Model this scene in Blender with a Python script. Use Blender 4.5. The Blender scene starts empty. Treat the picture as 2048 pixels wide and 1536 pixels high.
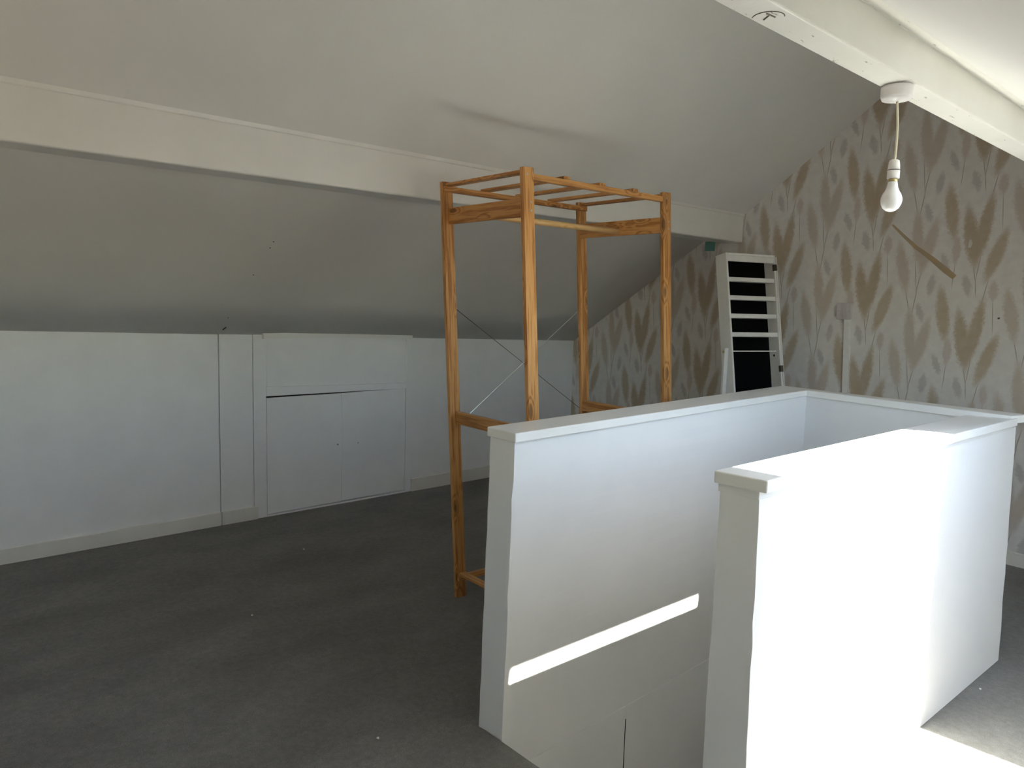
import bpy, bmesh, math, random
from mathutils import Vector, Matrix

random.seed(7)
scene = bpy.context.scene
COL = scene.collection

# ------------------------------------------------------------------ camera
CAM = Vector((4.124, 0.0, 1.27))
YAW, PITCH, ROLL, FPX = 0.8380267, -0.1118722, 0.0287689, 1475.17
fwd = Vector((-math.sin(YAW) * math.cos(PITCH), math.cos(YAW) * math.cos(PITCH), math.sin(PITCH)))
rgt0 = Vector((math.cos(YAW), math.sin(YAW), 0))
up0 = rgt0.cross(fwd)
rgt = math.cos(ROLL) * rgt0 + math.sin(ROLL) * up0
upv = -math.sin(ROLL) * rgt0 + math.cos(ROLL) * up0
cd = bpy.data.cameras.new('camera')
cd.sensor_width = 36.0
cd.lens = FPX / 2048 * 36.0
cd.clip_start = 0.02
cam = bpy.data.objects.new('camera', cd)
COL.objects.link(cam)
cam.matrix_world = Matrix(((rgt.x, upv.x, -fwd.x, CAM.x), (rgt.y, upv.y, -fwd.y, CAM.y),
                           (rgt.z, upv.z, -fwd.z, CAM.z), (0, 0, 0, 1)))
scene.camera = cam

# ------------------------------------------------------------------ light and exposure
scene.view_settings.view_transform = 'Standard'
scene.view_settings.look = 'None'
scene.view_settings.gamma = 1.0
scene.view_settings.use_curve_mapping = False
scene.view_settings.exposure = 2.65
scene.cycles.diffuse_bounces = 7
scene.cycles.max_bounces = 12

world = bpy.data.worlds.new('world')
scene.world = world
world.use_nodes = True
wn = world.node_tree
bg = wn.nodes['Background']
# clear sky above the horizon, sunlit ground below it
tcw = wn.nodes.new('ShaderNodeTexCoord'); sepw = wn.nodes.new('ShaderNodeSeparateXYZ')
mrw = wn.nodes.new('ShaderNodeMapRange'); mxw = wn.nodes.new('ShaderNodeMix'); mxw.data_type = 'RGBA'
wn.links.new(tcw.outputs['Generated'], sepw.inputs[0]); wn.links.new(sepw.outputs['Z'], mrw.inputs['Value'])
mrw.inputs['From Min'].default_value = -0.01; mrw.inputs['From Max'].default_value = 0.03
mxw.inputs[6].default_value = (0.50, 0.44, 0.36, 1)
sky = wn.nodes.new('ShaderNodeTexSky'); sky.sky_type = 'NISHITA'
sky.sun_disc = False
sky.sun_elevation = math.radians(50.0)
sky.sun_rotation = math.atan2(0.635, 0.097)
sky.altitude = 50.0
sky.air_density = 1.0; sky.dust_density = 0.9; sky.ozone_density = 1.0
skm = wn.nodes.new('ShaderNodeMix'); skm.data_type = 'RGBA'; skm.blend_type = 'MULTIPLY'; skm.inputs[0].default_value = 1.0
SKY_GAIN = 0.165
skm.inputs[7].default_value = (SKY_GAIN, SKY_GAIN, SKY_GAIN, 1)
wn.links.new(sky.outputs[0], skm.inputs[6]); wn.links.new(skm.outputs[2], mxw.inputs[7])
wn.links.new(mrw.outputs[0], mxw.inputs[0]); wn.links.new(mxw.outputs[2], bg.inputs['Color'])
bg.inputs['Strength'].default_value = 1.45

SUN = Vector((-0.635, -0.097, -0.766)).normalized()
sd = bpy.data.lights.new('sun', 'SUN')
sd.energy = 12.5
sd.angle = math.radians(0.53)
sd.color = (1.0, 0.95, 0.87)
sun = bpy.data.objects.new('sun', sd)
COL.objects.link(sun)
sun.rotation_euler = SUN.to_track_quat('-Z', 'Y').to_euler()
sun.location = (7, 3, 6)

# ------------------------------------------------------------------ key dimensions (metres)
G = 4.372            # gable wall
YF = -1.3            # wall behind the camera
XR = 4.95            # knee wall on the camera's side
RX, RZ = 2.493, 2.61  # ridge
RT = 0.772           # fall of the roof on the camera's side
zright = lambda x: RZ - RT * (x - RX)
hk = lambda y: 1.080 - 0.0263 * y                     # top of the far knee wall
zfl = lambda x: -0.043 * (1 - x / 2.55) if x < 2.55 else 0.0   # the old floor dips towards the knee wall
PX = 1.472           # face of the far purlin
SKY_Y0, SKY_Y1, SKY_X0, SKY_X1 = 1.55, 2.565, 3.785, 4.58

# ------------------------------------------------------------------ helpers
def link(o, parent=None):
    COL.objects.link(o)
    if parent is not None:
        o.parent = parent
    return o

def mesh_obj(name, verts, faces, mat, parent=None, smooth=False):
    me = bpy.data.meshes.new(name)
    me.from_pydata([tuple(v) for v in verts], [], faces)
    bm = bmesh.new(); bm.from_mesh(me)
    bmesh.ops.recalc_face_normals(bm, faces=bm.faces)
    bm.to_mesh(me); bm.free()
    if smooth:
        for p in me.polygons: p.use_smooth = True
    me.materials.append(mat)
    return link(bpy.data.objects.new(name, me), parent)

def bm_obj(name, bm, mat, parent=None, smooth=False):
    me = bpy.data.meshes.new(name)
    bmesh.ops.recalc_face_normals(bm, faces=bm.faces)
    bm.to_mesh(me); bm.free()
    if smooth:
        for p in me.polygons: p.use_smooth = True
    me.materials.append(mat)
    return link(bpy.data.objects.new(name, me), parent)

HEXF = [(0, 3, 2, 1), (4, 5, 6, 7), (0, 1, 5, 4), (1, 2, 6, 5), (2, 3, 7, 6), (3, 0, 4, 7)]

def hexa(name, pts, mat, parent=None, bevel=0.0, seg=1):
    bm = bmesh.new()
    vs = [bm.verts.new(p) for p in pts]
    for f in HEXF: bm.faces.new([vs[i] for i in f])
    if bevel > 0:
        bmesh.ops.recalc_face_normals(bm, faces=bm.faces)
        bmesh.ops.bevel(bm, geom=list(bm.edges), offset=bevel, segments=seg, affect='EDGES', profile=0.5)
    return bm_obj(name, bm, mat, parent)

def box(name, x0, x1, y0, y1, z0, z1, mat, parent=None, bevel=0.0, seg=1):
    return hexa(name, [(x0, y0, z0), (x1, y0, z0), (x1, y1, z0), (x0, y1, z0),
                       (x0, y0, z1), (x1, y0, z1), (x1, y1, z1), (x0, y1, z1)], mat, parent, bevel, seg)

def add_hex(bm, pts):
    vs = [bm.verts.new(p) for p in pts]
    for f in HEXF: bm.faces.new([vs[i] for i in f])

def add_box(bm, x0, x1, y0, y1, z0, z1):
    add_hex(bm, [(x0, y0, z0), (x1, y0, z0), (x1, y1, z0), (x0, y1, z0),
                 (x0, y0, z1), (x1, y0, z1), (x1, y1, z1), (x0, y1, z1)])

def slab(name, quad, off, mat, parent=None):
    off = Vector(off)
    q = [Vector(p) for p in quad]
    return mesh_obj(name, q + [p + off for p in q], HEXF, mat, parent)

def tag(o, label=None, cat=None, group=None, kind=None):
    if label: o['label'] = label
    if cat: o['category'] = cat
    if group: o['group'] = group
    if kind: o['kind'] = kind
    return o

def empty(name, loc, rot=None):
    o = bpy.data.objects.new(name, None)
    o.empty_display_size = 0.1
    o.location = loc
    if rot: o.rotation_euler = rot
    return link(o)

def lathe(bm, prof, n=24, base=(0, 0, 0)):
    b = Vector(base); rings = []
    for r, z in prof:
        if r < 1e-6:
            rings.append([bm.verts.new(b + Vector((0, 0, z)))])
        else:
            rings.append([bm.verts.new(b + Vector((r * math.cos(2 * math.pi * i / n), r * math.sin(2 * math.pi * i / n), z))) for i in range(n)])
    for a, c in zip(rings, rings[1:]):
        for i in range(n):
            j = (i + 1) % n
            if len(a) == 1 and len(c) > 1: bm.faces.new((a[0], c[i], c[j]))
            elif len(c) == 1 and len(a) > 1: bm.faces.new((a[i], a[j], c[0]))
            elif len(a) > 1: bm.faces.new((a[i], a[j], c[j], c[i]))
    for r in (rings[0], rings[-1]):
        if len(r) > 1: bm.faces.new(r)

def tube(bm, pts, r, n=10):
    pts = [Vector(p) for p in pts]; rings = []
    for i, p in enumerate(pts):
        d = (pts[min(i + 1, len(pts) - 1)] - pts[max(i - 1, 0)]).normalized()
        a = d.orthogonal().normalized(); b = d.cross(a)
        rings.append([bm.verts.new(p + r * (math.cos(2 * math.pi * k / n) * a + math.sin(2 * math.pi * k / n) * b)) for k in range(n)])
    for a, c in zip(rings, rings[1:]):
        for k in range(n):
            j = (k + 1) % n
            bm.faces.new((a[k], a[j], c[j], c[k]))
    bm.faces.new(rings[0]); bm.faces.new(rings[-1])

# ------------------------------------------------------------------ materials
class NT:
    def __init__(s, tree): s.t = tree
    def n(s, kind, **kw):
        nd = s.t.nodes.new(kind)
        for k, v in kw.items(): setattr(nd, k, v)
        return nd
    def l(s, a, b): s.t.links.new(a, b)
    def math(s, op, a, b=None, c=None):
        nd = s.n('ShaderNodeMath', operation=op)
        for i, v in enumerate((a, b, c)):
            if v is None: continue
            if isinstance(v, (int, float)): nd.inputs[i].default_value = v
            else: s.l(v, nd.inputs[i])
        return nd.outputs[0]

def new_mat(name, rough=0.6, spec=0.5):
    m = bpy.data.materials.new(name); m.use_nodes = True
    b = m.node_tree.nodes['Principled BSDF']
    b.inputs['Roughness'].default_value = rough
    b.inputs['Specular IOR Level'].default_value = spec
    return m, NT(m.node_tree), b

def noise(t, co, scale, detail=4, rough=0.55):
    nd = t.n('ShaderNodeTexNoise')
    nd.inputs['Scale'].default_value = scale
    nd.inputs['Detail'].default_value = detail
    nd.inputs['Roughness'].default_value = rough
    t.l(co, nd.inputs['Vector'])
    return nd

def ramp(t, fac, stops):
    r = t.n('ShaderNodeValToRGB')
    e = r.color_ramp.elements
    while len(e) > 1: e.remove(e[-1])
    e[0].position, e[0].color = stops[0][0], (*stops[0][1], 1)
    for p, c in stops[1:]:
        x = e.new(p); x.color = (*c, 1)
    t.l(fac, r.inputs['Fac'])
    return r.outputs['Color']

def mixc(t, fac, a, b, mode='MIX'):
    nd = t.n('ShaderNodeMix', data_type='RGBA', blend_type=mode)
    for i, v in ((0, fac), (6, a), (7, b)):
        if isinstance(v, (int, float)): nd.inputs[i].default_value = v
        elif isinstance(v, tuple): nd.inputs[i].default_value = (*v, 1)
        else: t.l(v, nd.inputs[i])
    return nd.outputs[2]

def bump(t, bsdf, h, strength, dist=0.01):
    b = t.n('ShaderNodeBump')
    b.inputs['Strength'].default_value = strength
    b.inputs['Distance'].default_value = dist
    t.l(h, b.inputs['Height']); t.l(b.outputs['Normal'], bsdf.inputs['Normal'])

def paint(name, col, rough=0.6, spec=0.4, var=0.05, bstr=0.15, scale=6.0):
    """painted plaster or board: slight blotches, fine roller texture"""
    m, t, b = new_mat(name, rough, spec)
    co = t.n('ShaderNodeTexCoord').outputs['Object']
    n1 = noise(t, co, scale, 3)
    dark = tuple(c * (1 - var) for c in col); light = tuple(min(1, c * (1 + var * 0.5)) for c in col)
    t.l(ramp(t, n1.outputs['Fac'], [(0.3, dark), (0.7, light)]), b.inputs['Base Color'])
    n2 = noise(t, co, 140.0, 2); n3 = noise(t, co, 9.0, 2)
    h = t.math('ADD', t.math('MULTIPLY', n2.outputs['Fac'], 0.12), n3.outputs['Fac'])
    bump(t, b, h, bstr, 0.006)
    return m

def plain(name, col, rough=0.5, spec=0.5, metal=0.0):
    m, t, b = new_mat(name, rough, spec)
    co = t.n('ShaderNodeTexCoord').outputs['Object']
    n1 = noise(t, co, 30.0, 3)
    t.l(ramp(t, n1.outputs['Fac'], [(0.3, tuple(c * 0.93 for c in col)), (0.7, col)]), b.inputs['Base Color'])
    b.inputs['Metallic'].default_value = metal
    return m

M_TREAD = paint('stair_bounce_paint', (0.82, 0.80, 0.76), 0.6, 0.3, 0.05, 0.1)  # unseen steps and lower floor made pale to bounce light up the stairwell
M_CEIL = paint('ceiling_paint', (0.85, 0.838, 0.812), 0.8, 0.2, 0.03, 0.12, 2.0)
M_KNEE = paint('knee_wall_paint', (0.87, 0.87, 0.865), 0.65, 0.3, 0.03, 0.15)
M_STAIR = paint('stair_wall_paint', (0.81, 0.80, 0.785), 0.5, 0.4, 0.02, 0.10)
M_GLOSS = paint('white_gloss_paint', (0.84, 0.825, 0.79), 0.32, 0.5, 0.03, 0.08)
M_SKIRT = paint('skirting_paint', (0.80, 0.78, 0.72), 0.35, 0.5, 0.05, 0.08)
M_WHITE = plain('white_plastic', (0.82, 0.80, 0.80), 0.35)
M_SOCK = plain('socket_plastic', (0.62, 0.585, 0.59), 0.4)
M_DARK = plain('dark_gap', (0.02, 0.018, 0.015), 0.9, 0.1)
M_BLACK = plain('black_velvet', (0.004, 0.004, 0.0045), 0.95, 0.05)
M_STEEL = plain('steel', (0.55, 0.55, 0.53), 0.35, 0.5, 1.0)
M_WIRE = plain('dark_wire', (0.10, 0.09, 0.07), 0.5, 0.5, 0.6)
M_WIRE2 = plain('bright_wire', (0.75, 0.74, 0.70), 0.35, 0.5, 0.8)
M_BRASS = plain('brass', (0.55, 0.45, 0.22), 0.3, 0.5, 1.0)
M_CORD = plain('cord_sleeve', (0.74, 0.70, 0.55), 0.5)
M_CABW = plain('cabinet_white', (0.80, 0.79, 0.77), 0.4)

def make_beam_paint():
    m, t, b = new_mat('chipped_beam_paint', 0.4, 0.5)
    co = t.n('ShaderNodeTexCoord').outputs['Object']
    n1 = noise(t, co, 5.0, 3)
    base = ramp(t, n1.outputs['Fac'], [(0.3, (0.76, 0.745, 0.69)), (0.7, (0.83, 0.815, 0.77))])
    mp = t.n('ShaderNodeMapping'); mp.inputs['Scale'].default_value = (40, 9, 40)
    t.l(co, mp.inputs['Vector'])
    n2 = noise(t, mp.outputs['Vector'], 1.6, 5, 0.7)
    chips = ramp(t, n2.outputs['Fac'], [(0.635, (0, 0, 0)), (0.66, (1, 1, 1))])
    # chips only on the downward face
    g = t.n('ShaderNodeNewGeometry'); sx = t.n('ShaderNodeSeparateXYZ'); t.l(g.outputs['Normal'], sx.inputs[0])
    dn = t.math('LESS_THAN', sx.outputs['Z'], -0.8)
    f = t.math('MULTIPLY', t.math('MULTIPLY', chips, dn), 0.8)
    t.l(mixc(t, f, base, (0.12, 0.115, 0.10)), b.inputs['Base Color'])
    n3 = noise(t, co, 25.0, 4)
    bump(t, b, n3.outputs['Fac'], 0.25, 0.006)
    return m
M_BEAM = make_beam_paint()

def make_carpet():
    m, t, b = new_mat('grey_carpet', 0.95, 0.05)
    co = t.n('ShaderNodeTexCoord').outputs['Object']
    mp = t.n('ShaderNodeMapping'); mp.inputs['Scale'].default_value = (1.6, 0.8, 1); mp.inputs['Rotation'].default_value = (0, 0, 0.2)
    t.l(co, mp.inputs['Vector'])
    n1 = noise(t, mp.outputs['Vector'], 2.2, 5, 0.6)
    n2 = noise(t, co, 420.0, 2)
    n4 = noise(t, co, 45.0, 4, 0.7)
    c = ramp(t, n1.outputs['Fac'], [(0.25, (0.142, 0.136, 0.124)), (0.75, (0.232, 0.223, 0.206))])
    c2 = ramp(t, n2.outputs['Fac'], [(0.3, (0.72, 0.72, 0.72)), (0.7, (1.2, 1.2, 1.2))])
    c3 = ramp(t, n4.outputs['Fac'], [(0.3, (0.82, 0.82, 0.81)), (0.7, (1.14, 1.14, 1.15))])
    t.l(mixc(t, 1.0, mixc(t, 1.0, c, c2, 'MULTIPLY'), c3, 'MULTIPLY'), b.inputs['Base Color'])
    b.inputs['Sheen Weight'].default_value = 0.15
    h = t.math('ADD', t.math('MULTIPLY', n2.outputs['Fac'], 0.5), n1.outputs['Fac'])
    bump(t, b, h, 0.5, 0.01)
    return m
M_CARPET = make_carpet()

def make_wood(name, light, mid, dark, dens=1.0):
    """varnished pine, grain along local Z, a few knots"""
    m, t, b = new_mat(name, 0.42, 0.45)
    tc = t.n('ShaderNodeTexCoord'); oi = t.n('ShaderNodeObjectInfo')
    off = t.n('ShaderNodeVectorMath', operation='MULTIPLY_ADD')
    cx = t.n('ShaderNodeCombineXYZ')
    for i in range(3): t.l(oi.outputs['Random'], cx.inputs[i])
    t.l(cx.outputs[0], off.inputs[0]); off.inputs[1].default_value = (7.3, 3.1, 11.7)
    t.l(tc.outputs['Object'], off.inputs[2])
    # knots: warp the grain around voronoi centres
    mk = t.n('ShaderNodeMapping'); mk.inputs['Scale'].default_value = (14, 14, 5.0)
    t.l(off.outputs[0], mk.inputs['Vector'])
    vo = t.n('ShaderNodeTexVoronoi'); vo.inputs['Scale'].default_value = 1.0; vo.inputs['Randomness'].default_value = 1.0
    t.l(mk.outputs['Vector'], vo.inputs['Vector'])
    mp = t.n('ShaderNodeMapping'); mp.inputs['Scale'].default_value = (26 * dens, 26 * dens, 1.3)
    t.l(off.outputs[0], mp.inputs['Vector'])
    n1 = noise(t, mp.outputs['Vector'], 1.4, 5, 0.6)
    kn = t.n('ShaderNodeMapRange'); t.l(vo.outputs['Distance'], kn.inputs['Value'])
    kn.inputs['From Min'].default_value = 0.34; kn.inputs['From Max'].default_value = 0.06
    g = t.math('ADD', t.math('MULTIPLY', n1.outputs['Fac'], 3.0), t.math('MULTIPLY', kn.outputs[0], 1.5))
    sw = t.math('SINE', t.math('MULTIPLY', g, 9.0))
    f = t.math('MULTIPLY_ADD', sw, 0.5, 0.5)
    c = ramp(t, f, [(0.0, dark), (0.35, mid), (1.0, light)])
    k2 = t.n('ShaderNodeMapRange'); t.l(vo.outputs['Distance'], k2.inputs['Value'])
    k2.inputs['From Min'].default_value = 0.17; k2.inputs['From Max'].default_value = 0.09
    c = mixc(t, t.math('MULTIPLY', k2.outputs[0], 0.85), c, tuple(x * 0.30 for x in mid))
    v = t.n('ShaderNodeHueSaturation'); t.l(c, v.inputs['Color'])
    t.l(t.math('MULTIPLY_ADD', oi.outputs['Random'], 0.3, 0.85), v.inputs['Value'])
    t.l(v.outputs[0], b.inputs['Base Color'])
    bump(t, b, n1.outputs['Fac'], 0.12, 0.004)
    return m
M_PINE = make_wood('varnished_pine', (0.60, 0.31, 0.105), (0.49, 0.225, 0.065), (0.36, 0.145, 0.036))
M_DOWEL = make_wood('pale_dowel_wood', (0.68, 0.45, 0.20), (0.62, 0.39, 0.16), (0.55, 0.32, 0.12), 1.6)

def make_wallpaper():
    """pampas-plume wallpaper, half-drop repeat of 0.537 m"""
    T = 0.537
    grp = bpy.data.node_groups.new('plume_cell', 'ShaderNodeTree')
    for nm, st in (('X', 'NodeSocketFloat'), ('Z', 'NodeSocketFloat'), ('Cos', 'NodeSocketFloat'), ('Sin', 'NodeSocketFloat'),
                   ('CX', 'NodeSocketFloat'), ('CZ', 'NodeSocketFloat'), ('HalfLength', 'NodeSocketFloat'), ('HalfWidth', 'NodeSocketFloat')):
        grp.interface.new_socket(nm, in_out='INPUT', socket_type=st)
    grp.interface.new_socket('R', in_out='OUTPUT', socket_type='NodeSocketFloat')
    q = NT(grp); gi = q.n('NodeGroupInput').outputs; go = q.n('NodeGroupOutput')
    du = q.math('DIVIDE', q.math('SUBTRACT', gi['X'], gi['CX']), T)
    i = q.math('FLOOR', q.math('ADD', du, 0.5))
    x = q.math('MULTIPLY', q.math('SUBTRACT', du, i), T)
    dv = q.math('MULTIPLY_ADD', i, 0.47, q.math('DIVIDE', q.math('SUBTRACT', gi['Z'], gi['CZ']), T))
    z = q.math('MULTIPLY', q.math('SUBTRACT', q.math('FRACT', q.math('ADD', dv, 0.5)), 0.5), T)
    a = q.math('ADD', q.math('MULTIPLY', x, gi['Sin']), q.math('MULTIPLY', z, gi['Cos']))
    c = q.math('SUBTRACT', q.math('MULTIPLY', x, gi['Cos']), q.math('MULTIPLY', z, gi['Sin']))
    a = q.math('DIVIDE', a, gi['HalfLength']); c = q.math('ABSOLUTE', q.math('DIVIDE', c, gi['HalfWidth']))
    # a little broader above the middle, pointed at both ends
    r = q.math('ADD', q.math('POWER', c, 1.6), q.math('POWER', q.math('ABSOLUTE', a), 1.8))
    q.l(r, go.inputs['R'])
    m, t, b = new_mat('plume_wallpaper', 0.7, 0.2)
    co = t.n('ShaderNodeTexCoord').outputs['Object']
    nz = noise(t, co, 130.0, 3, 0.7); nb = noise(t, co, 22.0, 3)
    sx = t.n('ShaderNodeSeparateXYZ'); t.l(co, sx.inputs[0])
    nm = noise(t, co, 48.0, 3, 0.7)
    jx = t.math('MULTIPLY', t.math('SUBTRACT', t.math('ADD', nz.outputs['Fac'], nm.outputs['Fac']), 1.0), 0.028)
    X = t.math('ADD', sx.outputs['X'], jx); Z = t.math('ADD', sx.outputs['Z'], t.math('MULTIPLY', jx, 0.6))
    E = [(2.692, 0.997, 0.0558, 0.0180, -0.365, 4), (2.587, 1.270, 0.0514, 0.0191, -0.291, 4),
         (2.804, 1.418, 0.0546, 0.0207, -0.265, 4), (2.632, 1.422, 0.0546, 0.0208, 0.106, 4),
         (2.834, 0.940, 0.0387, 0.0024, -0.182, 5), (2.845, 0.866, 0.0358, 0.0022, -0.087, 5),
         (2.848, 0.966, 0.0644, 0.0022, 0.111, 5), (2.736, 0.934, 0.0610, 0.0020, 0.053, 5),
         (2.890, 1.388, 0.0543, 0.0022, 0.175, 5), (2.935, 1.258, 0.0826, 0.0018, -0.074, 5),
         (2.550, 0.930, 0.0755, 0.0024, -0.101, 5), (2.567, 0.899, 0.0513, 0.0026, 0.184, 5),
         (2.555, 1.333, 0.0634, 0.0026, 0.129, 5), (2.516, 1.339, 0.0527, 0.0024, -0.222, 5),
         (2.740, 1.067, 0.0713, 0.0214, 0.003, 2), (2.928, 1.391, 0.0503, 0.0220, -0.019, 2),
         (2.545, 1.139, 0.1455, 0.0311, -0.083, 3), (2.604, 1.094, 0.1486, 0.0331, 0.219, 3),
         (2.479, 1.520, 0.1327, 0.0328, -0.196, 3), (2.702, 1.266, 0.1413, 0.0343, -0.139, 1),
         (2.925, 1.035, 0.1343, 0.0329, 0.289, 1), (2.805, 1.132, 0.1562, 0.0368, -0.173, 0),
         (2.863, 1.181, 0.1653, 0.0323, 0.132, 0)]
    cols = {0: (0.47, 0.385, 0.285), 1: (0.49, 0.405, 0.30), 2: (0.55, 0.45, 0.405), 3: (0.53, 0.45, 0.375),
            4: (0.50, 0.465, 0.455), 5: (0.33, 0.285, 0.245)}
    opac = {0: 0.95, 1: 0.9, 2: 0.65, 3: 0.75, 4: 0.75, 5: 0.8}
    col = ramp(t, nb.outputs['Fac'], [(0.3, (0.70, 0.665, 0.65)), (0.7, (0.76, 0.74, 0.71))])
    for cx, cz, hl, hw, ang, k in E:
        g = t.n('ShaderNodeGroup'); g.node_tree = grp
        t.l(sx.outputs['X'] if k == 5 else X, g.inputs['X']); t.l(sx.outputs['Z'] if k == 5 else Z, g.inputs['Z'])
        for nm, v in (('Cos', math.cos(ang)), ('Sin', math.sin(ang)), ('CX', cx), ('CZ', cz),
                      ('HalfLength', hl * (1.12 if k != 5 else 1.25)), ('HalfWidth', hw * (1.05 if k != 5 else 1.0))):
            g.inputs[nm].default_value = v
        mr = t.n('ShaderNodeMapRange'); mr.interpolation_type = 'SMOOTHSTEP'
        t.l(g.outputs['R'], mr.inputs['Value'])
        mr.inputs['From Min'].default_value = 1.3; mr.inputs['From Max'].default_value = 0.35
        f = t.math('MULTIPLY', mr.outputs[0], t.math('MULTIPLY_ADD', nb.outputs['Fac'], 0.5, opac[k] - 0.25))
        col = mixc(t, f, col, cols[k])
    t.l(col, b.inputs['Base Color'])
    bump(t, b, nz.outputs['Fac'], 0.08, 0.004)
    return m
M_PAPER = make_wallpaper()

def make_glass(name='window_glass', tint=(0.93, 0.96, 0.95)):
    m = bpy.data.materials.new(name); m.use_nodes = True
    t = NT(m.node_tree); m.node_tree.nodes.remove(m.node_tree.nodes['Principled BSDF'])
    out = m.node_tree.nodes['Material Output']
    tr = t.n('ShaderNodeBsdfTransparent'); gl = t.n('ShaderNodeBsdfGlossy'); gl.inputs['Roughness'].default_value = 0.02
    tr.inputs['Color'].default_value = (*tint, 1)
    mx = t.n('ShaderNodeMixShader'); mx.inputs[0].default_value = 0.06
    t.l(tr.outputs[0], mx.inputs[1]); t.l(gl.outputs[0], mx.inputs[2]); t.l(mx.outputs[0], out.inputs['Surface'])
    return m
M_GLASS = make_glass()
M_FILLGLASS = make_glass('warm_fill_glass', (1.0, 0.93, 0.82))  # pane tint added to warm the fill light from behind the camera

def make_bulb():
    m, t, b = new_mat('opal_bulb', 0.25, 0.5)
    b.inputs['Base Color'].default_value = (0.86, 0.86, 0.86, 1)
    b.inputs['Subsurface Weight'].default_value = 0.3
    b.inputs['Subsurface Radius'].default_value = (0.01, 0.01, 0.01)
    co = t.n('ShaderNodeTexCoord').outputs['Object']
    t.l(ramp(t, noise(t, co, 10.0).outputs['Fac'], [(0.3, (0.84, 0.84, 0.85)), (0.7, (0.88, 0.88, 0.88))]), b.inputs['Base Color'])
    return m
M_BULB = make_bulb()

# ------------------------------------------------------------------ the setting
# floor with the stair opening
HX0, HX1, HY0, HY1 = 2.56, 3.30, 1.345, 3.165
def floor_mesh():
    xs = [-0.1, 0.6, 1.3, 2.0, 2.55, HX0, HX1, 4.1, XR + 0.1]
    ys = [YF - 0.1, 0.0, HY0, 2.2, HY1, G + 0.1]
    bm = bmesh.new()
    for i in range(len(xs) - 1):
        for j in range(len(ys) - 1):
            if xs[i] >= HX0 and xs[i + 1] <= HX1 and ys[j] >= HY0 and ys[j + 1] <= HY1: continue
            a, c, d, e = xs[i], xs[i + 1], ys[j], ys[j + 1]
            za, zc = zfl(a), zfl(c)
            add_hex(bm, [(a, d, za - 0.18), (c, d, zc - 0.18), (c, e, zc - 0.18), (a, e, za - 0.18),
                         (a, d, za), (c, d, zc), (c, e, zc), (a, e, za)])
    bmesh.ops.remove_doubles(bm, verts=bm.verts, dist=1e-5)
    return bm
tag(bm_obj('floor', floor_mesh(), M_CARPET), 'dark grey carpeted floor of the attic room', 'floor', kind='structure')

# far knee wall: boards with dark joints on a backing
wl = bmesh.new()
def knee_board(y0, y1, z0=None, z1=None, x0=-0.02, x1=0.0, bm=wl):
    a = (lambda y: zfl(0) - 0.02) if z0 is None else (z0 if callable(z0) else (lambda y: z0))
    c = (lambda y: hk(y) + 0.01) if z1 is None else (z1 if callable(z1) else (lambda y: z1))
    add_hex(bm, [(x0, y0, a(y0)), (x1, y0, a(y0)), (x1, y1, a(y1)), (x0, y1, a(y1)),
                 (x0, y0, c(y0)), (x1, y0, c(y0)), (x1, y1, c(y1)), (x0, y1, c(y1))])
knee_board(YF - 0.1, G + 0.1, x0=-0.12, x1=-0.02)
wall_left = bm_obj('wall_left', wl, M_KNEE)
tag(wall_left, 'low white knee wall under the far roof slope', 'wall', kind='structure')
def kpanel(name, y0, y1, z0=None, z1=None, x1=0.0, mat=M_KNEE, x0=-0.021):
    bm = bmesh.new(); knee_board(y0, y1, z0, z1, x0, x1, bm)
    bmesh.ops.recalc_face_normals(bm, faces=bm.faces)
    bmesh.ops.bevel(bm, geom=list(bm.edges), offset=0.0015, segments=1, affect='EDGES')
    return bm_obj(name, bm, mat, wall_left)
kpanel('panel', YF, 1.5135)
kpanel('panel', 1.5175, 1.7065, x1=0.003)
kpanel('stile', 1.7095, 1.786, x1=0.004)
kpanel('stile', 2.754, 2.80, x1=0.004)
kpanel('panel', 1.786, 2.754, lambda y: 0.735 - 0.03 * (y - 1.77), x1=-0.004)
kpanel('lintel', 1.786, 2.754, lambda y: 0.6775 - 0.008 * (y - 1.77), lambda y: 0.735 - 0.03 * (y - 1.77), x1=0.004)
kpanel('panel', 2.80, G, x1=0.0)
kpanel('threshold', 1.786, 2.754, -0.06, -0.033, x1=0.006)
vo_ = box('dark_gap', -0.0205, -0.0185, 1.77, 2.77, -0.04, 0.70, M_DARK, wall_left)
ldg = bmesh.new()
N = 10
prev = None
for i in range(N):
    a0, a1 = 1.762 + (2.784 - 1.762) * i / N, 1.762 + (2.784 - 1.762) * (i + 1) / N
    bow = lambda y: 0.010 * (1 - ((y - 2.273) / 0.511) ** 2)
    f0 = lambda y: 1.014 - 0.0165 * (y - 1.762) + bow(y)
    add_hex(ldg, [(-0.02, a0, f0(a0)), (0.030, a0, f0(a0)), (0.030, a1, f0(a1)), (-0.02, a1, f0(a1)),
                  (-0.02, a0, f0(a0) + 0.032), (0.030, a0, f0(a0) + 0.032), (0.030, a1, f0(a1) + 0.032), (-0.02, a1, f0(a1) + 0.032)])
bmesh.ops.remove_doubles(ldg, verts=ldg.verts, dist=1e-5)
led = bm_obj('ledge', ldg, M_GLOSS, wall_left); led['label'] = 'narrow white ledge above the cupboard panel'

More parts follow.
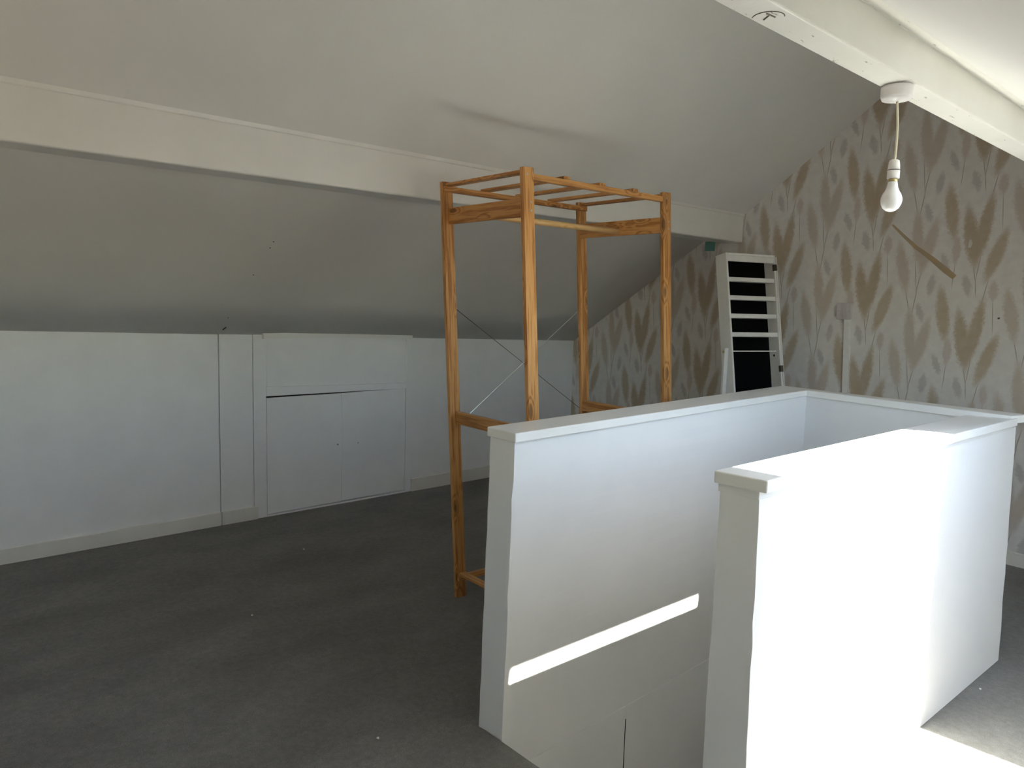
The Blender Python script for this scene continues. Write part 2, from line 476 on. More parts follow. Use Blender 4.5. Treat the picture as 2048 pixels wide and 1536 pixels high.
# cupboard doors in the knee wall
def knee_door(name, y0, y1, ztop, zbot, label):
    bm = bmesh.new()
    knee_board(y0, y1, zbot, ztop, -0.016, 0.002, bm)
    bmesh.ops.recalc_face_normals(bm, faces=bm.faces)
    bmesh.ops.bevel(bm, geom=list(bm.edges), offset=0.0015, segments=1, affect='EDGES')
    o = bm_obj(name, bm, M_KNEE)
    return tag(o, label, 'cupboard door', kind='structure')
d1 = knee_door('door_1', 1.7885, 2.2762, lambda y: 0.6665 - 0.001 * (y - 1.79), lambda y: -0.0285, 'white cupboard door leaf in the knee wall, the one with the screw hole')
d2 = knee_door('door_2', 2.2768, 2.7515, lambda y: 0.6665 + 0.009 * (y - 2.28), lambda y: -0.026 - 0.003 * (y - 2.28), 'white cupboard door leaf in the knee wall beside the wardrobe frame')
def disc(name, c, axis, r, h, mat, parent, n=12):
    bm = bmesh.new(); c = Vector(c); ax = Vector(axis).normalized()
    tube(bm, [c, c + ax * h], r, n)
    return bm_obj(name, bm, mat, parent)
M_MARK = plain('grey_scuff', (0.38, 0.36, 0.33), 0.8, 0.1)
disc('screw_hole', (0.0015, 2.249, 0.342), (1, 0, 0), 0.006, 0.0012, M_MARK, d1)
disc('screw_hole', (0.0015, 2.395, 0.337), (1, 0, 0), 0.004, 0.0012, M_MARK, d2)

# gable wall with wallpaper, front wall, near knee wall
def gable(name, y, off, mat):
    pts = [(-0.12, y, -0.1), (XR + 0.1, y, -0.1), (XR + 0.1, y, zright(XR + 0.1) + 0.03), (RX, y, RZ + 0.05), (-0.12, y, hk(y) - 0.12 * 0.63 + 0.05)]
    n = len(pts)
    v = pts + [(p[0], p[1] + off, p[2]) for p in pts]
    f = [tuple(range(n)), tuple(range(2 * n - 1, n - 1, -1))] + [(i, (i + 1) % n, (i + 1) % n + n, i + n) for i in range(n)]
    return mesh_obj(name, v, f, mat)
tag(gable('wall_back', G, 0.12, M_PAPER), 'gable wall papered with beige pampas plumes', 'wall', kind='structure')
FW = (1.66, 2.64, 0.84, 1.74)      # unseen window added behind the camera for fill light: x0, x1, z0, z1
def front_gable():
    roof = lambda x: min(RZ + 0.05, zright(x) + 0.03) if x >= RX else (1.895 + 0.05 + (RZ - 1.895) * (x - PX) / (RX - PX) if x >= PX else hk(YF) + 0.05 + (1.895 - hk(YF)) * x / PX)
    bm = bmesh.new(); x0, x1, z0, z1 = FW
    cuts = [-0.12, PX, x0, RX, x1, XR + 0.1]
    for a, c in zip(cuts, cuts[1:]):
        rows = [(lambda x: -0.1, roof)] if not (a >= x0 and c <= x1) else [(lambda x: -0.1, lambda x: z0), (lambda x: z1, roof)]
        for lo_, hi_ in rows:
            add_hex(bm, [(a, YF - 0.12, lo_(a)), (c, YF - 0.12, lo_(c)), (c, YF, lo_(c)), (a, YF, lo_(a)),
                         (a, YF - 0.12, hi_(a)), (c, YF - 0.12, hi_(c)), (c, YF, hi_(c)), (a, YF, hi_(a))])
    return bm_obj('wall_front', bm, M_KNEE)
tag(front_gable(), 'plain white gable wall behind the viewer with an added fill-light window', 'wall', kind='structure')
tag(box('wall_right', XR, XR + 0.1, YF - 0.1, G + 0.1, -0.1, zright(XR) + 0.01, M_KNEE), 'low white knee wall under the skylight', 'wall', kind='structure')

# roof slopes
lo = []
ys = [YF - 0.1 + (G + 0.1 - YF + 0.1) * i / 8 for i in range(9)]
xs = [-0.03, 0.36, 0.73, 1.10, PX]
V, F = [], []
for y in ys:
    for x in xs:
        V.append((x, y, hk(y) + (1.895 - hk(y)) * x / PX))
nx = len(xs)
for j in range(len(ys) - 1):
    for i in range(nx - 1):
        F.append((j * nx + i, j * nx + i + 1, (j + 1) * nx + i + 1, (j + 1) * nx + i))
c_low = mesh_obj('ceiling_left_lower', V, F, M_CEIL, smooth=True)
c_low.modifiers.new('thick', 'SOLIDIFY').thickness = 0.08
tag(c_low, 'lower part of the far sloping ceiling, below the purlin', 'ceiling', kind='structure')
# make sure thickness grows outward
c_low.modifiers['thick'].offset = 1.0 if c_low.data.polygons[0].normal.z > 0 else -1.0

def upper_z(x): return 1.866 + (RZ - 1.866) * (x - PX) / (RX - PX)
V, F = [], []
ys = [YF - 0.1 + (G + 0.1 - YF + 0.1) * i / 90 for i in range(91)]
xs = [PX - 0.02 + (RX - PX + 0.02) * i / 40 for i in range(41)]
for y in ys:
    for x in xs:
        # a sagging board joint across the slope
        d = (x - 1.682 - 0.01 * math.sin(y * 3)) / 0.022
        fade = math.exp(-((y - 2.40) / 0.80) ** 4)
        w = 0.009 * fade * (1.0 / (1 + math.exp(-d * 2.5)) if d < 6 else 1) * math.exp(-max(0, d) / 8)
        w += 0.003 * math.exp(-((x - 2.0) / 0.02) ** 2) * math.exp(-((y - 1.3) / 0.5) ** 2)
        V.append((x, y, upper_z(x) - w))
nx = len(xs)
for j in range(len(ys) - 1):
    for i in range(nx - 1):
        F.append((j * nx + i, j * nx + i + 1, (j + 1) * nx + i + 1, (j + 1) * nx + i))
c_up = mesh_obj('ceiling_left_upper', V, F, M_CEIL, smooth=True)
md = c_up.modifiers.new('thick', 'SOLIDIFY'); md.thickness = 0.08
md.offset = 1.0 if c_up.data.polygons[0].normal.z > 0 else -1.0
tag(c_up, 'upper part of the far sloping ceiling, above the purlin', 'ceiling', kind='structure')

# slope on the camera's side with the skylight opening
bm = bmesh.new()
xs = [RX, SKY_X0, SKY_X1, XR + 0.1]; ys = [YF - 0.1, SKY_Y0, SKY_Y1, G + 0.1]
TH = 0.16
nrm = Vector((RT, 0, 1)).normalized() * TH
for i in range(3):
    for j in range(3):
        if i == 1 and j == 1: continue
        q = [Vector((x, y, zright(x))) for x, y in ((xs[i], ys[j]), (xs[i + 1], ys[j]), (xs[i + 1], ys[j + 1]), (xs[i], ys[j + 1]))]
        add_hex(bm, q + [p + nrm for p in q])
bmesh.ops.remove_doubles(bm, verts=bm.verts, dist=1e-5)
tag(bm_obj('ceiling_right', bm, M_CEIL), 'sloping ceiling over the stairwell side with the roof window', 'ceiling', kind='structure')

# roof window: frame, sash, pane
M_FRAME = paint('window_frame_paint', (0.8, 0.79, 0.76), 0.4, 0.5, 0.03, 0.05)
win = empty('window_1', ((SKY_X0 + SKY_X1) / 2, (SKY_Y0 + SKY_Y1) / 2, zright((SKY_X0 + SKY_X1) / 2)))
tag(win, 'roof window in the sloping ceiling beside the stairwell', 'window', kind='structure')
win.rotation_euler = (0, math.atan(RT), 0)
bpy.context.view_layer.update()
LW = (SKY_X1 - SKY_X0) / math.cos(math.atan(RT)) / 2; LH = (SKY_Y1 - SKY_Y0) / 2
def wbox(name, x0, x1, y0, y1, z0, z1, mat): return box(name, x0, x1, y0, y1, z0, z1, mat, win, 0.002)
fr = 0.012
wbox('frame_rail', -LW, -LW + fr, -LH, LH, 0.10, 0.17, M_FRAME); wbox('frame_rail', LW - fr, LW, -LH, LH, 0.10, 0.17, M_FRAME)
wbox('frame_stile', -LW + fr, LW - fr, -LH, -LH + fr, 0.10, 0.17, M_FRAME); wbox('frame_stile', -LW + fr, LW - fr, LH - fr, LH, 0.10, 0.17, M_FRAME)
wbox('pane', -LW + fr, LW - fr, -LH + fr, LH - fr, 0.135, 0.139, M_GLASS)

# added window, out of view, that fills the room with light
wf = empty('fill_window', ((FW[0] + FW[1]) / 2, YF - 0.09, FW[2]))
tag(wf, 'added fill-light window in the gable wall behind the viewer', 'window', kind='structure')
wx, wz = (FW[1] - FW[0]) / 2, FW[3] - FW[2]
for a in (-wx, 0.0 - 0.02, wx - 0.04): box('frame_stile', a, a + 0.04, -0.03, 0.03, 0, wz, M_FRAME, wf, 0.002)
for a in (-wx + 0.04, 0.02):
    for z in (0, wz - 0.04): box('frame_rail', a, a + wx - 0.06, -0.03, 0.03, z, z + 0.04, M_FRAME, wf, 0.002)
    box('pane', a, a + wx - 0.06, -0.003, 0.003, 0.04, wz - 0.04, M_FILLGLASS, wf)

# purlins
def purlin(name, prof, y0, y1, mat, label, bev=0.006):
    n = len(prof); bm = bmesh.new()
    a = [bm.verts.new((x, y0, z)) for x, z in prof]; c = [bm.verts.new((x, y1, z)) for x, z in prof]
    bm.faces.new(a); bm.faces.new(c[::-1])
    for i in range(n): bm.faces.new((a[i], a[(i + 1) % n], c[(i + 1) % n], c[i]))
    bmesh.ops.recalc_face_normals(bm, faces=bm.faces)
    eds = [e for e in bm.edges if abs(e.verts[0].co.y - e.verts[1].co.y) > 1]
    bmesh.ops.bevel(bm, geom=eds, offset=bev, segments=3, affect='EDGES', profile=0.5)
    o = bm_obj(name, bm, mat)
    return tag(o, label, 'beam', kind='structure')
trim1 = purlin('trim_1', [(PX, 1.692), (PX, 1.872), (PX - 0.06, 1.86), (PX - 0.14, 1.80), (PX - 0.14, 1.692)], YF, G - 0.001, M_GLOSS,
               'long white purlin boxed in along the far roof slope', 0.008)
hexa('bead', [(PX - 0.02, YF, 1.856), (PX + 0.007, YF, 1.858), (PX + 0.007, G - 0.001, 1.858), (PX - 0.02, G - 0.001, 1.856),
              (PX - 0.02, YF, 1.885), (PX + 0.012, YF, 1.882), (PX + 0.012, G - 0.001, 1.882), (PX - 0.02, G - 0.001, 1.885)], M_GLOSS, trim1, 0.003, 2)
BX0, BX1, BZ = 3.458, 3.519, 1.720
trim2 = purlin('trim_2', [(BX0, BZ), (BX1, BZ), (BX1 + 0.004, 1.800), (BX1 + 0.045, zright(BX1 + 0.045) + 0.004), (BX1 + 0.045, zright(BX1 + 0.045) + 0.08), (BX0, zright(BX0) + 0.03)], YF, G - 0.001, M_BEAM,
               'white purlin with chipped paint underside carrying the pendant lamp', 0.004)
bm = bmesh.new()
arc = [(3.484 + 0.024 * math.cos(a), 1.090 + 0.024 * math.sin(a), BZ - 0.0002) for a in [math.radians(x) for x in range(-140, 31, 10)]]
tube(bm, arc, 0.0009, 5)
tube(bm, [(3.488, 1.084, BZ), (3.474, 1.094, BZ)], 0.0015, 5)
tube(bm, [(3.490, 1.074, BZ), (3.492, 1.096, BZ)], 0.0016, 5)
bm_obj('paint_scar', bm, M_WIRE, trim2)['label'] = 'dark ring scar in the paint'

# nail holes in the lower slope
for (x, y) in ((0.766, 1.48), (0.553, 1.488), (0.811, 1.477), (0.170, 1.507)):
    z = hk(y) + (1.895 - hk(y)) * x / PX
    disc('nail_hole', (x, y, z - 0.0005), (0.5, 0, -1), 0.0032, 0.001, M_DARK, c_low, 8)
z = hk(1.526) + (1.895 - hk(1.526)) * 0.06 / PX
bm = bmesh.new(); tube(bm, [(0.053, 1.522, z - 0.006), (0.078, 1.530, z + 0.009)], 0.0025, 6)
bm_obj('nail_hole', bm, M_DARK, c_low)

# baseboards
def baseboard(name, pts, mat, label):
    o = hexa(name, pts, mat, None, 0.003, 2)
    return tag(o, label, 'baseboard', kind='structure')
def bb_left(name, y0, y1, h0, h1, label):
    zf = zfl(0)
    baseboard(name, [(0.0, y0, zf - 0.005), (0.014, y0, zf - 0.005), (0.014, y1, zf - 0.005), (0.0, y1, zf - 0.005),
                     (0.0, y0, h0), (0.014, y0, h0), (0.014, y1, h1), (0.0, y1, h1)], M_SKIRT, label)
bb_left('baseboard_left', YF, 1.512, 0.030, 0.034, 'white baseboard along the long blank stretch of knee wall')
bb_left('baseboard_left', 1.5185, 1.728, 0.034, 0.036, 'short white baseboard piece between the wall joint and the cupboard')
bb_left('baseboard_left', 2.802, G - 0.002, 0.045, 0.05, 'white baseboard of the knee wall behind the wardrobe frame')
baseboard('baseboard_back', [(0.016, G - 0.014, -0.05), (XR, G - 0.014, -0.01), (XR, G, -0.01), (0.016, G, -0.05),
                             (0.016, G - 0.014, 0.06), (XR, G - 0.014, 0.076), (XR, G, 0.076), (0.016, G, 0.06)], M_SKIRT,
          'white baseboard under the plume wallpaper')

# stairwell half walls
def half_wall(name, foot, top, zt, mat, label, zdeep=-1.6, nseg=16, jit=0.0014):
    """four-cornered wall, foot and top outlines (a,b,c,d), slightly wavy corner edges like old plaster"""
    rnd = random.Random(len(name) + 3)
    V = []; lev = []
    zs = [zdeep] + [zt * i / nseg for i in range(nseg + 1)]
    for z in zs:
        s = max(0.0, min(1.0, z / zt)); ring = []
        cs = [Vector(foot[k]).lerp(Vector(top[k]), s) for k in range(4)]
        j = jit if 0.02 < s < 0.98 else 0
        for k in range(4):
            p, q = cs[k], cs[(k + 1) % 4]; L = (q - p).length; m = min(0.012, L * 0.2) / L
            for w, jj in ((0, j), (m, 0), (1 - m, 0)):
                r = p.lerp(q, w)
                V.append((r.x + rnd.uniform(-jj, jj), r.y + rnd.uniform(-jj, jj), z)); ring.append(len(V) - 1)
        lev.append(ring)
    F = [tuple(lev[0]), tuple(lev[-1][::-1])]
    for a, c in zip(lev, lev[1:]):
        n = len(a)
        for k in range(n):
            F.append((a[k], a[(k + 1) % n], c[(k + 1) % n], c[k]))
    o = mesh_obj(name, V, F, mat)
    return tag(o, label, 'half wall', kind='structure')
def cap_board(pts_top, th, parent, name='cap', bevel=0.003):
    lo = [(p[0], p[1], p[2] - th) for p in pts_top]
    return hexa(name, lo + list(pts_top), M_GLOSS, parent, bevel, 2)

ZC = 0.916
w_l = half_wall('wall_stairwell_left',
                [(2.528, 1.342), (2.622, 1.352), (2.578, 3.20), (2.445, 3.20)],
                [(2.556, 1.336), (2.655, 1.338), (2.580, 3.20), (2.440, 3.20)], 0.890, M_STAIR,
                'white half wall of the stairwell next to the wooden frame')
cap_board([(2.551, 1.326, ZC), (2.676, 1.321, ZC), (2.588, 3.142, ZC), (2.430, 3.215, ZC)], 0.027, w_l)
w_e = half_wall('wall_stairwell_end',
                [(2.579, 3.150), (3.270, 3.085), (3.300, 3.190), (2.579, 3.20)],
                [(2.581, 3.150), (3.300, 3.070), (3.330, 3.125), (2.581, 3.20)], 0.889, M_STAIR,
                'short white half wall closing the far end of the stairwell')
cap_board([(2.588, 3.142, ZC), (3.385, 3.048, ZC), (3.408, 3.158, ZC), (2.430, 3.2155, ZC)], 0.029, w_e)
w_r = half_wall('wall_stairwell_right',
                [(3.258, 1.398), (3.362, 1.410), (3.410, 3.106), (3.262, 3.106)],
                [(3.258, 1.402), (3.346, 1.412), (3.382, 3.130), (3.245, 3.120)], 0.870, M_STAIR,
                'sunlit white half wall on the near side of the stairwell')
cap_board([(3.244, 1.396, 0.914), (3.366, 1.405, 0.914), (3.397, 3.085, 0.907), (3.236, 3.085, 0.899)], 0.028, w_r)
# fillet strip below the near cap
hexa('cap_bead', [(3.251, 1.404, 0.868), (3.347, 1.409, 0.868), (3.382, 3.09, 0.862), (3.246, 3.09, 0.862),
                  (3.251, 1.404, 0.889), (3.347, 1.409, 0.889), (3.382, 3.09, 0.878), (3.246, 3.09, 0.872)], M_STAIR, w_r, 0.001)
# lining boards below floor level inside the stairwell
def lining(y0, y1, z0, z1):
    xi = lambda y: 2.622 + (2.578 - 2.622) * (y - 1.352) / (3.2 - 1.352)
    return hexa('lining_board', [(xi(y0) - 0.004, y0, z0), (xi(y0) + 0.0018, y0, z0), (xi(y1) + 0.0018, y1, z0), (xi(y1) - 0.004, y1, z0),
                                 (xi(y0) - 0.004, y0, z1), (xi(y0) + 0.0018, y0, z1), (xi(y1) + 0.0018, y1, z1), (xi(y1) - 0.004, y1, z1)],
                M_STAIR, w_l, 0.0012)
lining(1.36, 1.9385, -1.5, -0.115)
lining(1.9415, 3.13, -1.5, -0.115)

box('dark_crack', 2.60, 2.6095, 1.935, 1.945, -1.2, -0.165, M_DARK, w_l)

# stairs going down between the half walls
st = empty('staircase', (2.95, 1.36, -0.19))
tag(st, 'stairs, made pale to bounce light, going down between the white half walls', 'stairs', kind='structure')
for i in range(8):
    y0 = 1.37 + 0.215 * i; z1 = -0.19 * (i + 1)
    o = box('step', 2.632 - 2.95, 3.25 - 2.95, y0 - 1.36, y0 + 0.235 - 1.36, z1 - 0.19 + 0.19 - 0.20, z1 + 0.19 - 0.0, M_TREAD, st, 0.008, 2)
tag(box('floor_below', 2.3, 3.6, 1.2, 3.3, -1.75, -1.62, M_TREAD), 'floor, made pale to bounce light, at the foot of the stairs', 'floor', kind='structure')
tag(box('wall_stairwell_front', 2.60, 3.30, 1.25, 1.345, -1.6, -0.18, M_STAIR), 'riser wall below the landing edge of the stairs', 'wall', kind='structure')

# ------------------------------------------------------------------ wooden wardrobe frame
W_YAW = -0.037
WX = Vector((math.cos(W_YAW), math.sin(W_YAW), 0)); WY = Vector((-math.sin(W_YAW), math.cos(W_YAW), 0))
WU = Vector((-0.040, -0.038, 1.0)).normalized()
W0 = Vector((1.691, 1.922, -0.002))
WW, WD, WH = 0.507, 0.781, 1.752
root = empty('wardrobe_frame', W0)
tag(root, 'open varnished pine wardrobe frame with slatted top, leaning, behind the stairwell', 'wardrobe')
def wp(a, b, h): return WX * a + WY * b + WU * h      # relative to W0

def stick(name, p0, p1, wdir, w, th, mat, parent, origin=Vector((0, 0, 0)), bev=0.002):
    """board from p0 to p1 (centre line), width w along wdir, thickness th across; grain along local Z"""
    p0, p1 = Vector(p0), Vector(p1)
    zax = (p1 - p0); L = zax.length; zax.normalize()
    xax = Vector(wdir); xax = (xax - zax * xax.dot(zax)).normalized(); yax = zax.cross(xax)
    bm = bmesh.new(); add_box(bm, -w / 2, w / 2, -th / 2, th / 2, 0, L)
    bmesh.ops.recalc_face_normals(bm, faces=bm.faces)
    bmesh.ops.bevel(bm, geom=list(bm.edges), offset=bev, segments=2, affect='EDGES', profile=0.5)
    o = bm_obj(name, bm, mat, parent)
    m = Matrix((xax, yax, zax)).transposed().to_4x4(); m.translation = p0 - origin
    o.matrix_local = m
    return o
PW, PT = 0.050, 0.020     # post width (along the length of the frame), thickness
for a in (0, 1):
    for b in (0, 1):
        zf = -0.008
        stick('post', wp(a * WW, b * WD, -0.014), wp(a * WW, b * WD, WH), WY, PW, PT, M_PINE, root)
# end rails: upper and lower board at each end, on the inner side of the posts
for b in (0, 1):
    s = 1 if b == 0 else -1
    bb = b * WD + s * 0.012
    for hz, hh in ((1.615, 0.066), (0.775, 0.052)):
        stick('end_rail', wp(PT * 0.4, bb, hz), wp(WW - PT * 0.4, bb, hz), WU, hh, 0.020, M_PINE, root)
# top and bottom shelf: long rails and slats
for hz, nm in ((WH - 0.030, 'top'), (0.075, 'bottom')):
    for a in (0, 1):
        aa = a * WW + (0.012 if a == 0 else -0.004)
        stick('long_rail', wp(aa, -0.02, hz), wp(aa, WD + 0.02, hz), WU, 0.022, 0.022, M_PINE, root)
    for k in range(5):
        b = 0.004 + (WD - 0.008) * k / 4
        e0, e1 = (-0.004, WW + 0.004) if 0 < k < 4 else (0.012, WW - 0.012)
        stick('slat', wp(e0, b, hz + 0.017), wp(e1, b, hz + 0.017), WY, 0.034, 0.012, M_PINE, root, bev=0.0015)
# hanging rod
bm = bmesh.new(); p0, p1 = wp(WW * 0.50, 0.02, 1.600), wp(WW * 0.50, WD - 0.02, 1.600)
tube(bm, [(0, 0, 0), (0, 0, (p1 - p0).length)], 0.0125, 14)
rod = bm_obj('hanging_rod', bm, M_DOWEL, root, smooth=True)
zax = (p1 - p0).normalized(); xax = WX; yax = zax.cross(xax)
mm = Matrix((xax, yax, zax)).transposed().to_4x4(); mm.translation = p0
rod.matrix_local = mm; rod['label'] = 'pale round hanging rod'
# cross bracing wires on the back
for (h0, h1, mt, lb) in ((1.245, 0.76, M_WIRE, 'dark bracing wire'), (0.735, 1.235, M_WIRE2, 'bright bracing wire')):
    bm = bmesh.new()
    tube(bm, [wp(-0.012, 0.02, h0), wp(-0.012, WD - 0.02, h1)], 0.0013, 6)
    bm_obj('brace_wire', bm, mt, root)['label'] = lb
# screws on the faces of the two near posts
for b in (0, 1):
    for hz in (WH - 0.025, 1.63, 1.60, 0.787, 0.763):
        for db in ((0.008,) if hz < 1.7 else (-0.006,)):
            bm = bmesh.new(); c = wp(WW + PT / 2 - 0.001, b * WD + db, hz)
            tube(bm, [c, c + WX * 0.002], 0.0042, 10)
            bm_obj('screw', bm, M_STEEL, root)

# ------------------------------------------------------------------ jewellery cabinet
CT = Vector((1.800, 3.670, 1.575))           # near top corner of the open front
c_yaw, c_tilt, CW, CDp, CH = 0.338, 0.184, 0.350, 0.093, 1.15
ce = Vector((math.sin(c_yaw), math.cos(c_yaw), 0)); cb0 = Vector((-math.cos(c_yaw), math.sin(c_yaw), 0))
cu = math.cos(c_tilt) * Vector((0, 0, 1)) + math.sin(c_tilt) * cb0
cb = math.cos(c_tilt) * cb0 - math.sin(c_tilt) * Vector((0, 0, 1))
cbase = CT - cu * CH + cb * 0.05 + ce * CW / 2; cbase.z = 0
cab = empty('jewellery_cabinet', cbase)
tag(cab, 'tall narrow white cabinet with open black-lined shelves, tilted before the wallpaper', 'cabinet')
def cp(a, c, h): return CT + ce * a + cb * c + cu * h - cbase
def cbox(name, a0, a1, c0, c1, h0, h1, mat, bev=0.0015, parent=None):
    pts = [cp(a0, c0, h0), cp(a1, c0, h0), cp(a1, c1, h0), cp(a0, c1, h0), cp(a0, c0, h1), cp(a1, c0, h1), cp(a1, c1, h1), cp(a0, c1, h1)]
    return hexa(name, pts, mat, parent or cab, bev)
cbox('side_panel', 0, 0.012, 0, CDp, -CH, 0, M_CABW)
far = cbox('side_panel', CW - 0.012, CW, 0, CDp, -CH, 0, M_CABW)
cbox('top_panel', 0.012, CW - 0.012, 0, CDp, -0.012, 0, M_CABW)
cbox('bottom_panel', 0.012, CW - 0.012, 0, CDp, -CH, -CH + 0.012, M_CABW)
cbox('back_lining', 0.012, CW - 0.012, CDp - 0.012, CDp, -CH + 0.012, -0.012, M_BLACK, 0)
cbox('rail', 0.012, CW - 0.012, 0.004, 0.014, -0.046, -0.012, M_CABW)
for hz in (-0.148, -0.252, -0.355, -0.460):
    s = cbox('shelf', 0.012, CW - 0.012, 0.006, 0.030, hz - 0.012, hz + 0.012, M_CABW)
bm = bmesh.new(); tube(bm, [cp(0.012, 0.03, -0.552), cp(CW - 0.012, 0.03, -0.552)], 0.0035, 8)
bm_obj('hook_rod', bm, M_CABW, cab)
for hz in (-0.072, -0.655):
    cbox('hinge', CW - 0.016, CW + 0.003, -0.006, 0.012, hz - 0.018, hz + 0.018, M_WIRE, 0.001)
cbox('door_edge', CW + 0.001, CW + 0.007, -0.004, 0.006, -CH, -0.01, M_CABW, 0.001)
bm = bmesh.new(); tube(bm, [cp(CW - 0.0125, 0.045, -0.575), cp(CW - 0.014, 0.045, -0.575)], 0.007, 10)
bm_obj('lock_hole', bm, M_DARK, cab)
# stand: two uprights with feet, pivot knobs
for a, sgn in ((-0.014, -1), (CW + 0.014, 1)):
    top = cp(a, 0.035, -0.555) ; ft = Vector((top.x, top.y, 0.02))
    bm = bmesh.new(); add_box(bm, -0.008, 0.008, -0.012, 0.012, 0.0, top.z + 0.02 - 0.02)
    o = bm_obj('stand_post', bm, M_CABW, cab); o.location = (ft.x, ft.y, 0.02); o.rotation_euler = (0, 0, -c_yaw)
    bm = bmesh.new(); add_box(bm, -0.19, 0.19, -0.012, 0.012, 0.0, 0.022)
    o = bm_obj('stand_foot', bm, M_CABW, cab); o.location = (ft.x, ft.y, 0.0); o.rotation_euler = (0, 0, -c_yaw)
    bm = bmesh.new(); tube(bm, [top + ce * (-0.012 * sgn), top + ce * (0.016 * sgn)], 0.008, 10)
    bm_obj('pivot_knob', bm, M_BRASS, cab)

# ------------------------------------------------------------------ pendant lamp
LX, LY = 3.488, 1.585
pend = empty('pendant_lamp', (LX, LY, BZ - 0.003))
pend.scale = (0.73, 0.73, 0.86)
tag(pend, 'bare white bulb hanging on a short cord from the chipped purlin', 'pendant lamp')
bm = bmesh.new(); lathe(bm, [(0.041, 0), (0.041, -0.010), (0.0405, -0.022), (0.037, -0.029), (0.012, -0.033), (0.006, -0.036), (0.0, -0.036)], 32)
bm_obj('ceiling_rose', bm, M_WHITE, pend, smooth=True)
bm = bmesh.new()
def cordp(s): return Vector((0.004 + 0.012 * s + 0.004 * math.sin(s * 3.0), -0.004 - 0.016 * s, -0.034 - 0.140 * s))
tube(bm, [cordp(i / 10) for i in range(11)], 0.0032, 10)
bm_obj('cord', bm, M_CORD, pend, smooth=True)
e = cordp(1.0)
hb = (e.x, e.y, e.z + 0.004)
bm = bmesh.new(); lathe(bm, [(0.006, 0.002), (0.0125, -0.001), (0.0145, -0.010), (0.0155, -0.0215)], 24, hb)
bm_obj('lampholder', bm, M_WHITE, pend, smooth=True)
bm = bmesh.new(); lathe(bm, [(0.0150, -0.0215), (0.0150, -0.0232)], 24, hb)
bm_obj('holder_gap', bm, M_DARK, pend)
bm = bmesh.new(); lathe(bm, [(0.0157, -0.0232), (0.0160, -0.0405), (0.0145, -0.0420)], 24, hb)
bm_obj('skirt_ring', bm, M_WHITE, pend, smooth=True)
bm = bmesh.new(); lathe(bm, [(0.0115, -0.0420), (0.0115, -0.050)], 24, hb)
bm_obj('bulb_base', bm, M_BRASS, pend, smooth=True)
prof = [(0.0118, -0.049), (0.0125, -0.053), (0.0145, -0.062), (0.0185, -0.070), (0.0238, -0.0775), (0.0268, -0.086), (0.0272, -0.092), (0.0255, -0.100), (0.0205, -0.109), (0.0125, -0.1148), (0.005, -0.117), (0, -0.1174)]
bm = bmesh.new(); lathe(bm, prof, 32, hb)
bm_obj('bulb', bm, M_BULB, pend, smooth=True)

# ------------------------------------------------------------------ socket plate, trunking, marks on the wallpaper
sock = empty('wall_socket', (2.183, G, 1.267))
tag(sock, 'small greyish wall socket plate on top of the cable trunking', 'socket')
box('back_box', -0.041, 0.041, -0.020, 0.0, -0.046, 0.046, M_SOCK, sock, 0.003, 2)
box('face_plate', -0.043, 0.043, -0.027, -0.020, -0.048, 0.048, M_SOCK, sock, 0.003, 2)
for sx in (-0.032, 0.032):
    bm = bmesh.new(); tube(bm, [(sx, -0.027, 0.0), (sx, -0.0285, 0.0)], 0.004, 10)
    bm_obj('screw', bm, M_STEEL, sock)
bm = bmesh.new(); add_box(bm, -0.012, 0.012, -0.0285, -0.026, -0.03, -0.012)
bm_obj('rocker', bm, M_SOCK, sock)
M_TRUNK = plain('trunking_plastic', (0.86, 0.85, 0.83), 0.35)
tk = mesh_obj('cable_trunking', [(2.2385, G - 0.018, 0.076), (2.2705, G - 0.018, 0.076), (2.2705, G, 0.076), (2.2385, G, 0.076),
                                 (2.184, G - 0.018, 1.219), (2.218, G - 0.018, 1.219), (2.218, G, 1.219), (2.184, G, 1.219)], HEXF, M_TRUNK)
tag(tk, 'white plastic cable trunking running down the wallpaper below the socket', 'trunking')

def make_tape():
    m, t, b = new_mat('tan_tape', 0.6, 0.3)
    co = t.n('ShaderNodeTexCoord').outputs['Object']
    t.l(ramp(t, noise(t, co, 18.0).outputs['Fac'], [(0.35, (0.42, 0.34, 0.24)), (0.7, (0.50, 0.36, 0.19))]), b.inputs['Base Color'])
    return m
M_TAPE = make_tape()
def wall_strip(name, pts, widths, mat, label, cat, th=0.0008):
    V, F = [], []
    n = len(pts)
    for i, (x, z) in enumerate(pts):
        a = pts[max(i - 1, 0)]; c = pts[min(i + 1, n - 1)]
        d = Vector((c[0] - a[0], c[1] - a[1])).normalized(); q = Vector((-d.y, d.x)) * widths[i] / 2
        for y in (G - th, G):
            V.append((x + q.x, y, z + q.y)); V.append((x - q.x, y, z - q.y))
    for i in range(n - 1):
        a, c = 4 * i, 4 * i + 4
        F += [(a, a + 1, c + 1, c), (a + 2, c + 2, c + 3, a + 3), (a, c, c + 2, a + 2), (a + 1, a + 3, c + 3, c + 1)]
    F += [(0, 2, 3, 1), (4 * n - 4, 4 * n - 3, 4 * n - 1, 4 * n - 2)]
    o = mesh_obj(name, V, F, mat); return tag(o, label, cat)
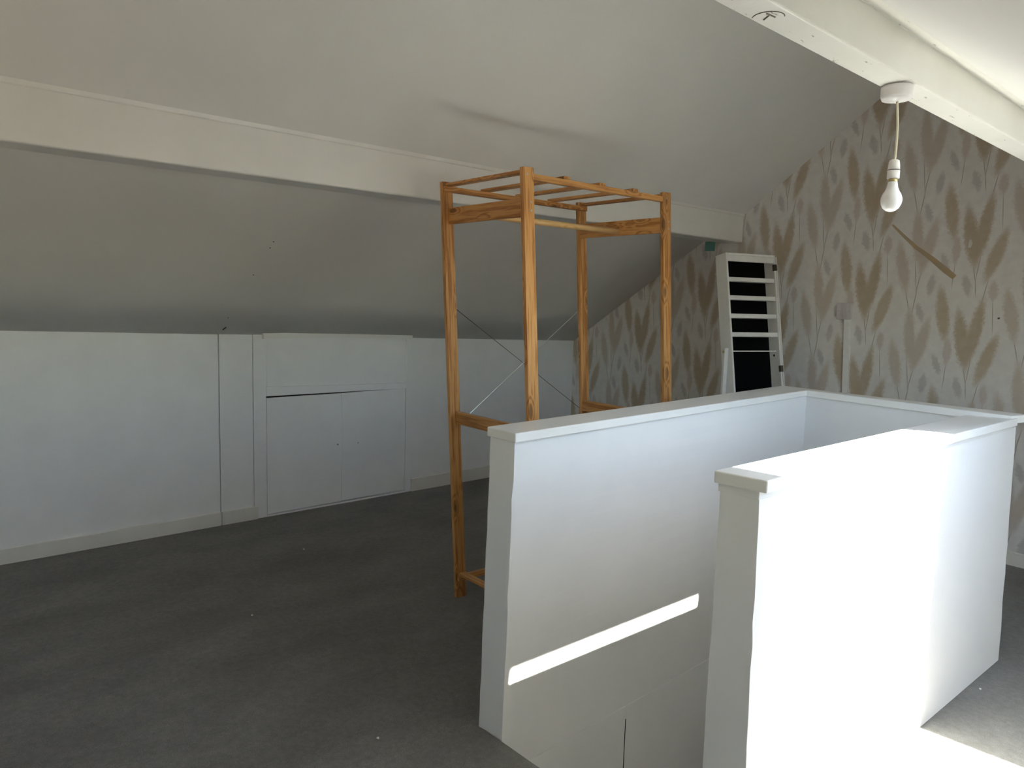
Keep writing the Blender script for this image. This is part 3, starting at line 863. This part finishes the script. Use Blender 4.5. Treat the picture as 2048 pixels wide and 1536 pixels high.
wall_strip('tape_strip', [(2.405, 1.755), (2.47, 1.69), (2.54, 1.625), (2.62, 1.565), (2.70, 1.497), (2.743, 1.462)],
           [0.010, 0.016, 0.020, 0.026, 0.032, 0.026], M_TAPE, 'slanting tan strip of old tape on the plume wallpaper', 'tape')
M_GREEN = plain('teal_paper', (0.16, 0.36, 0.31), 0.7, 0.2)
wall_strip('paper_scrap', [(1.192, 1.678), (1.27, 1.676)], [0.062, 0.062], M_GREEN, 'small teal scrap on the wallpaper under the far purlin end', 'scrap')
M_PEEL = plain('bare_plaster', (0.66, 0.65, 0.60), 0.8, 0.2)
wall_strip('wallpaper_peel', [(2.799, 1.615), (2.803, 1.637), (2.801, 1.655)], [0.012, 0.018, 0.008], M_PEEL, 'tiny pale peeled spot on a wallpaper plume', 'peeled spot')
bm = bmesh.new(); tube(bm, [(2.965, G, 1.255), (2.965, G - 0.012, 1.253)], 0.004, 8)
tag(bm_obj('wall_nail', bm, M_WIRE), 'single dark nail in the wallpaper near the sunlit side', 'nail')

# paint flakes on the carpet
M_FLAKE = plain('paint_flake', (0.8, 0.78, 0.72), 0.7, 0.2)
for i, (x, y, s, lb) in enumerate(((0.688, 1.683, 0.006, 'white paint flake on the carpet in front of the cupboard doors'),
                                   (1.319, 1.148, 0.007, 'white paint flake in the middle of the dark carpet'),
                                   (2.387, 1.080, 0.006, 'white paint flake on the carpet nearest the stairwell wall end'),
                                   (3.435, 2.810, 0.006, 'pale paint flake on the carpet beside the sunlit half wall'))):
    rnd = random.Random(i); n = 6
    ring = [(x + s * rnd.uniform(0.5, 1) * math.cos(2 * math.pi * k / n), y + s * rnd.uniform(0.5, 1) * math.sin(2 * math.pi * k / n)) for k in range(n)]
    zf = zfl(x)
    V = [(a, b, zf) for a, b in ring] + [(a, b, zf + 0.002) for a, b in ring]
    F = [tuple(range(n)), tuple(range(2 * n - 1, n - 1, -1))] + [(k, (k + 1) % n, (k + 1) % n + n, k + n) for k in range(n)]
    tag(mesh_obj('paint_flake', V, F, M_FLAKE), lb, 'paint flake', 'paint flakes on the carpet')
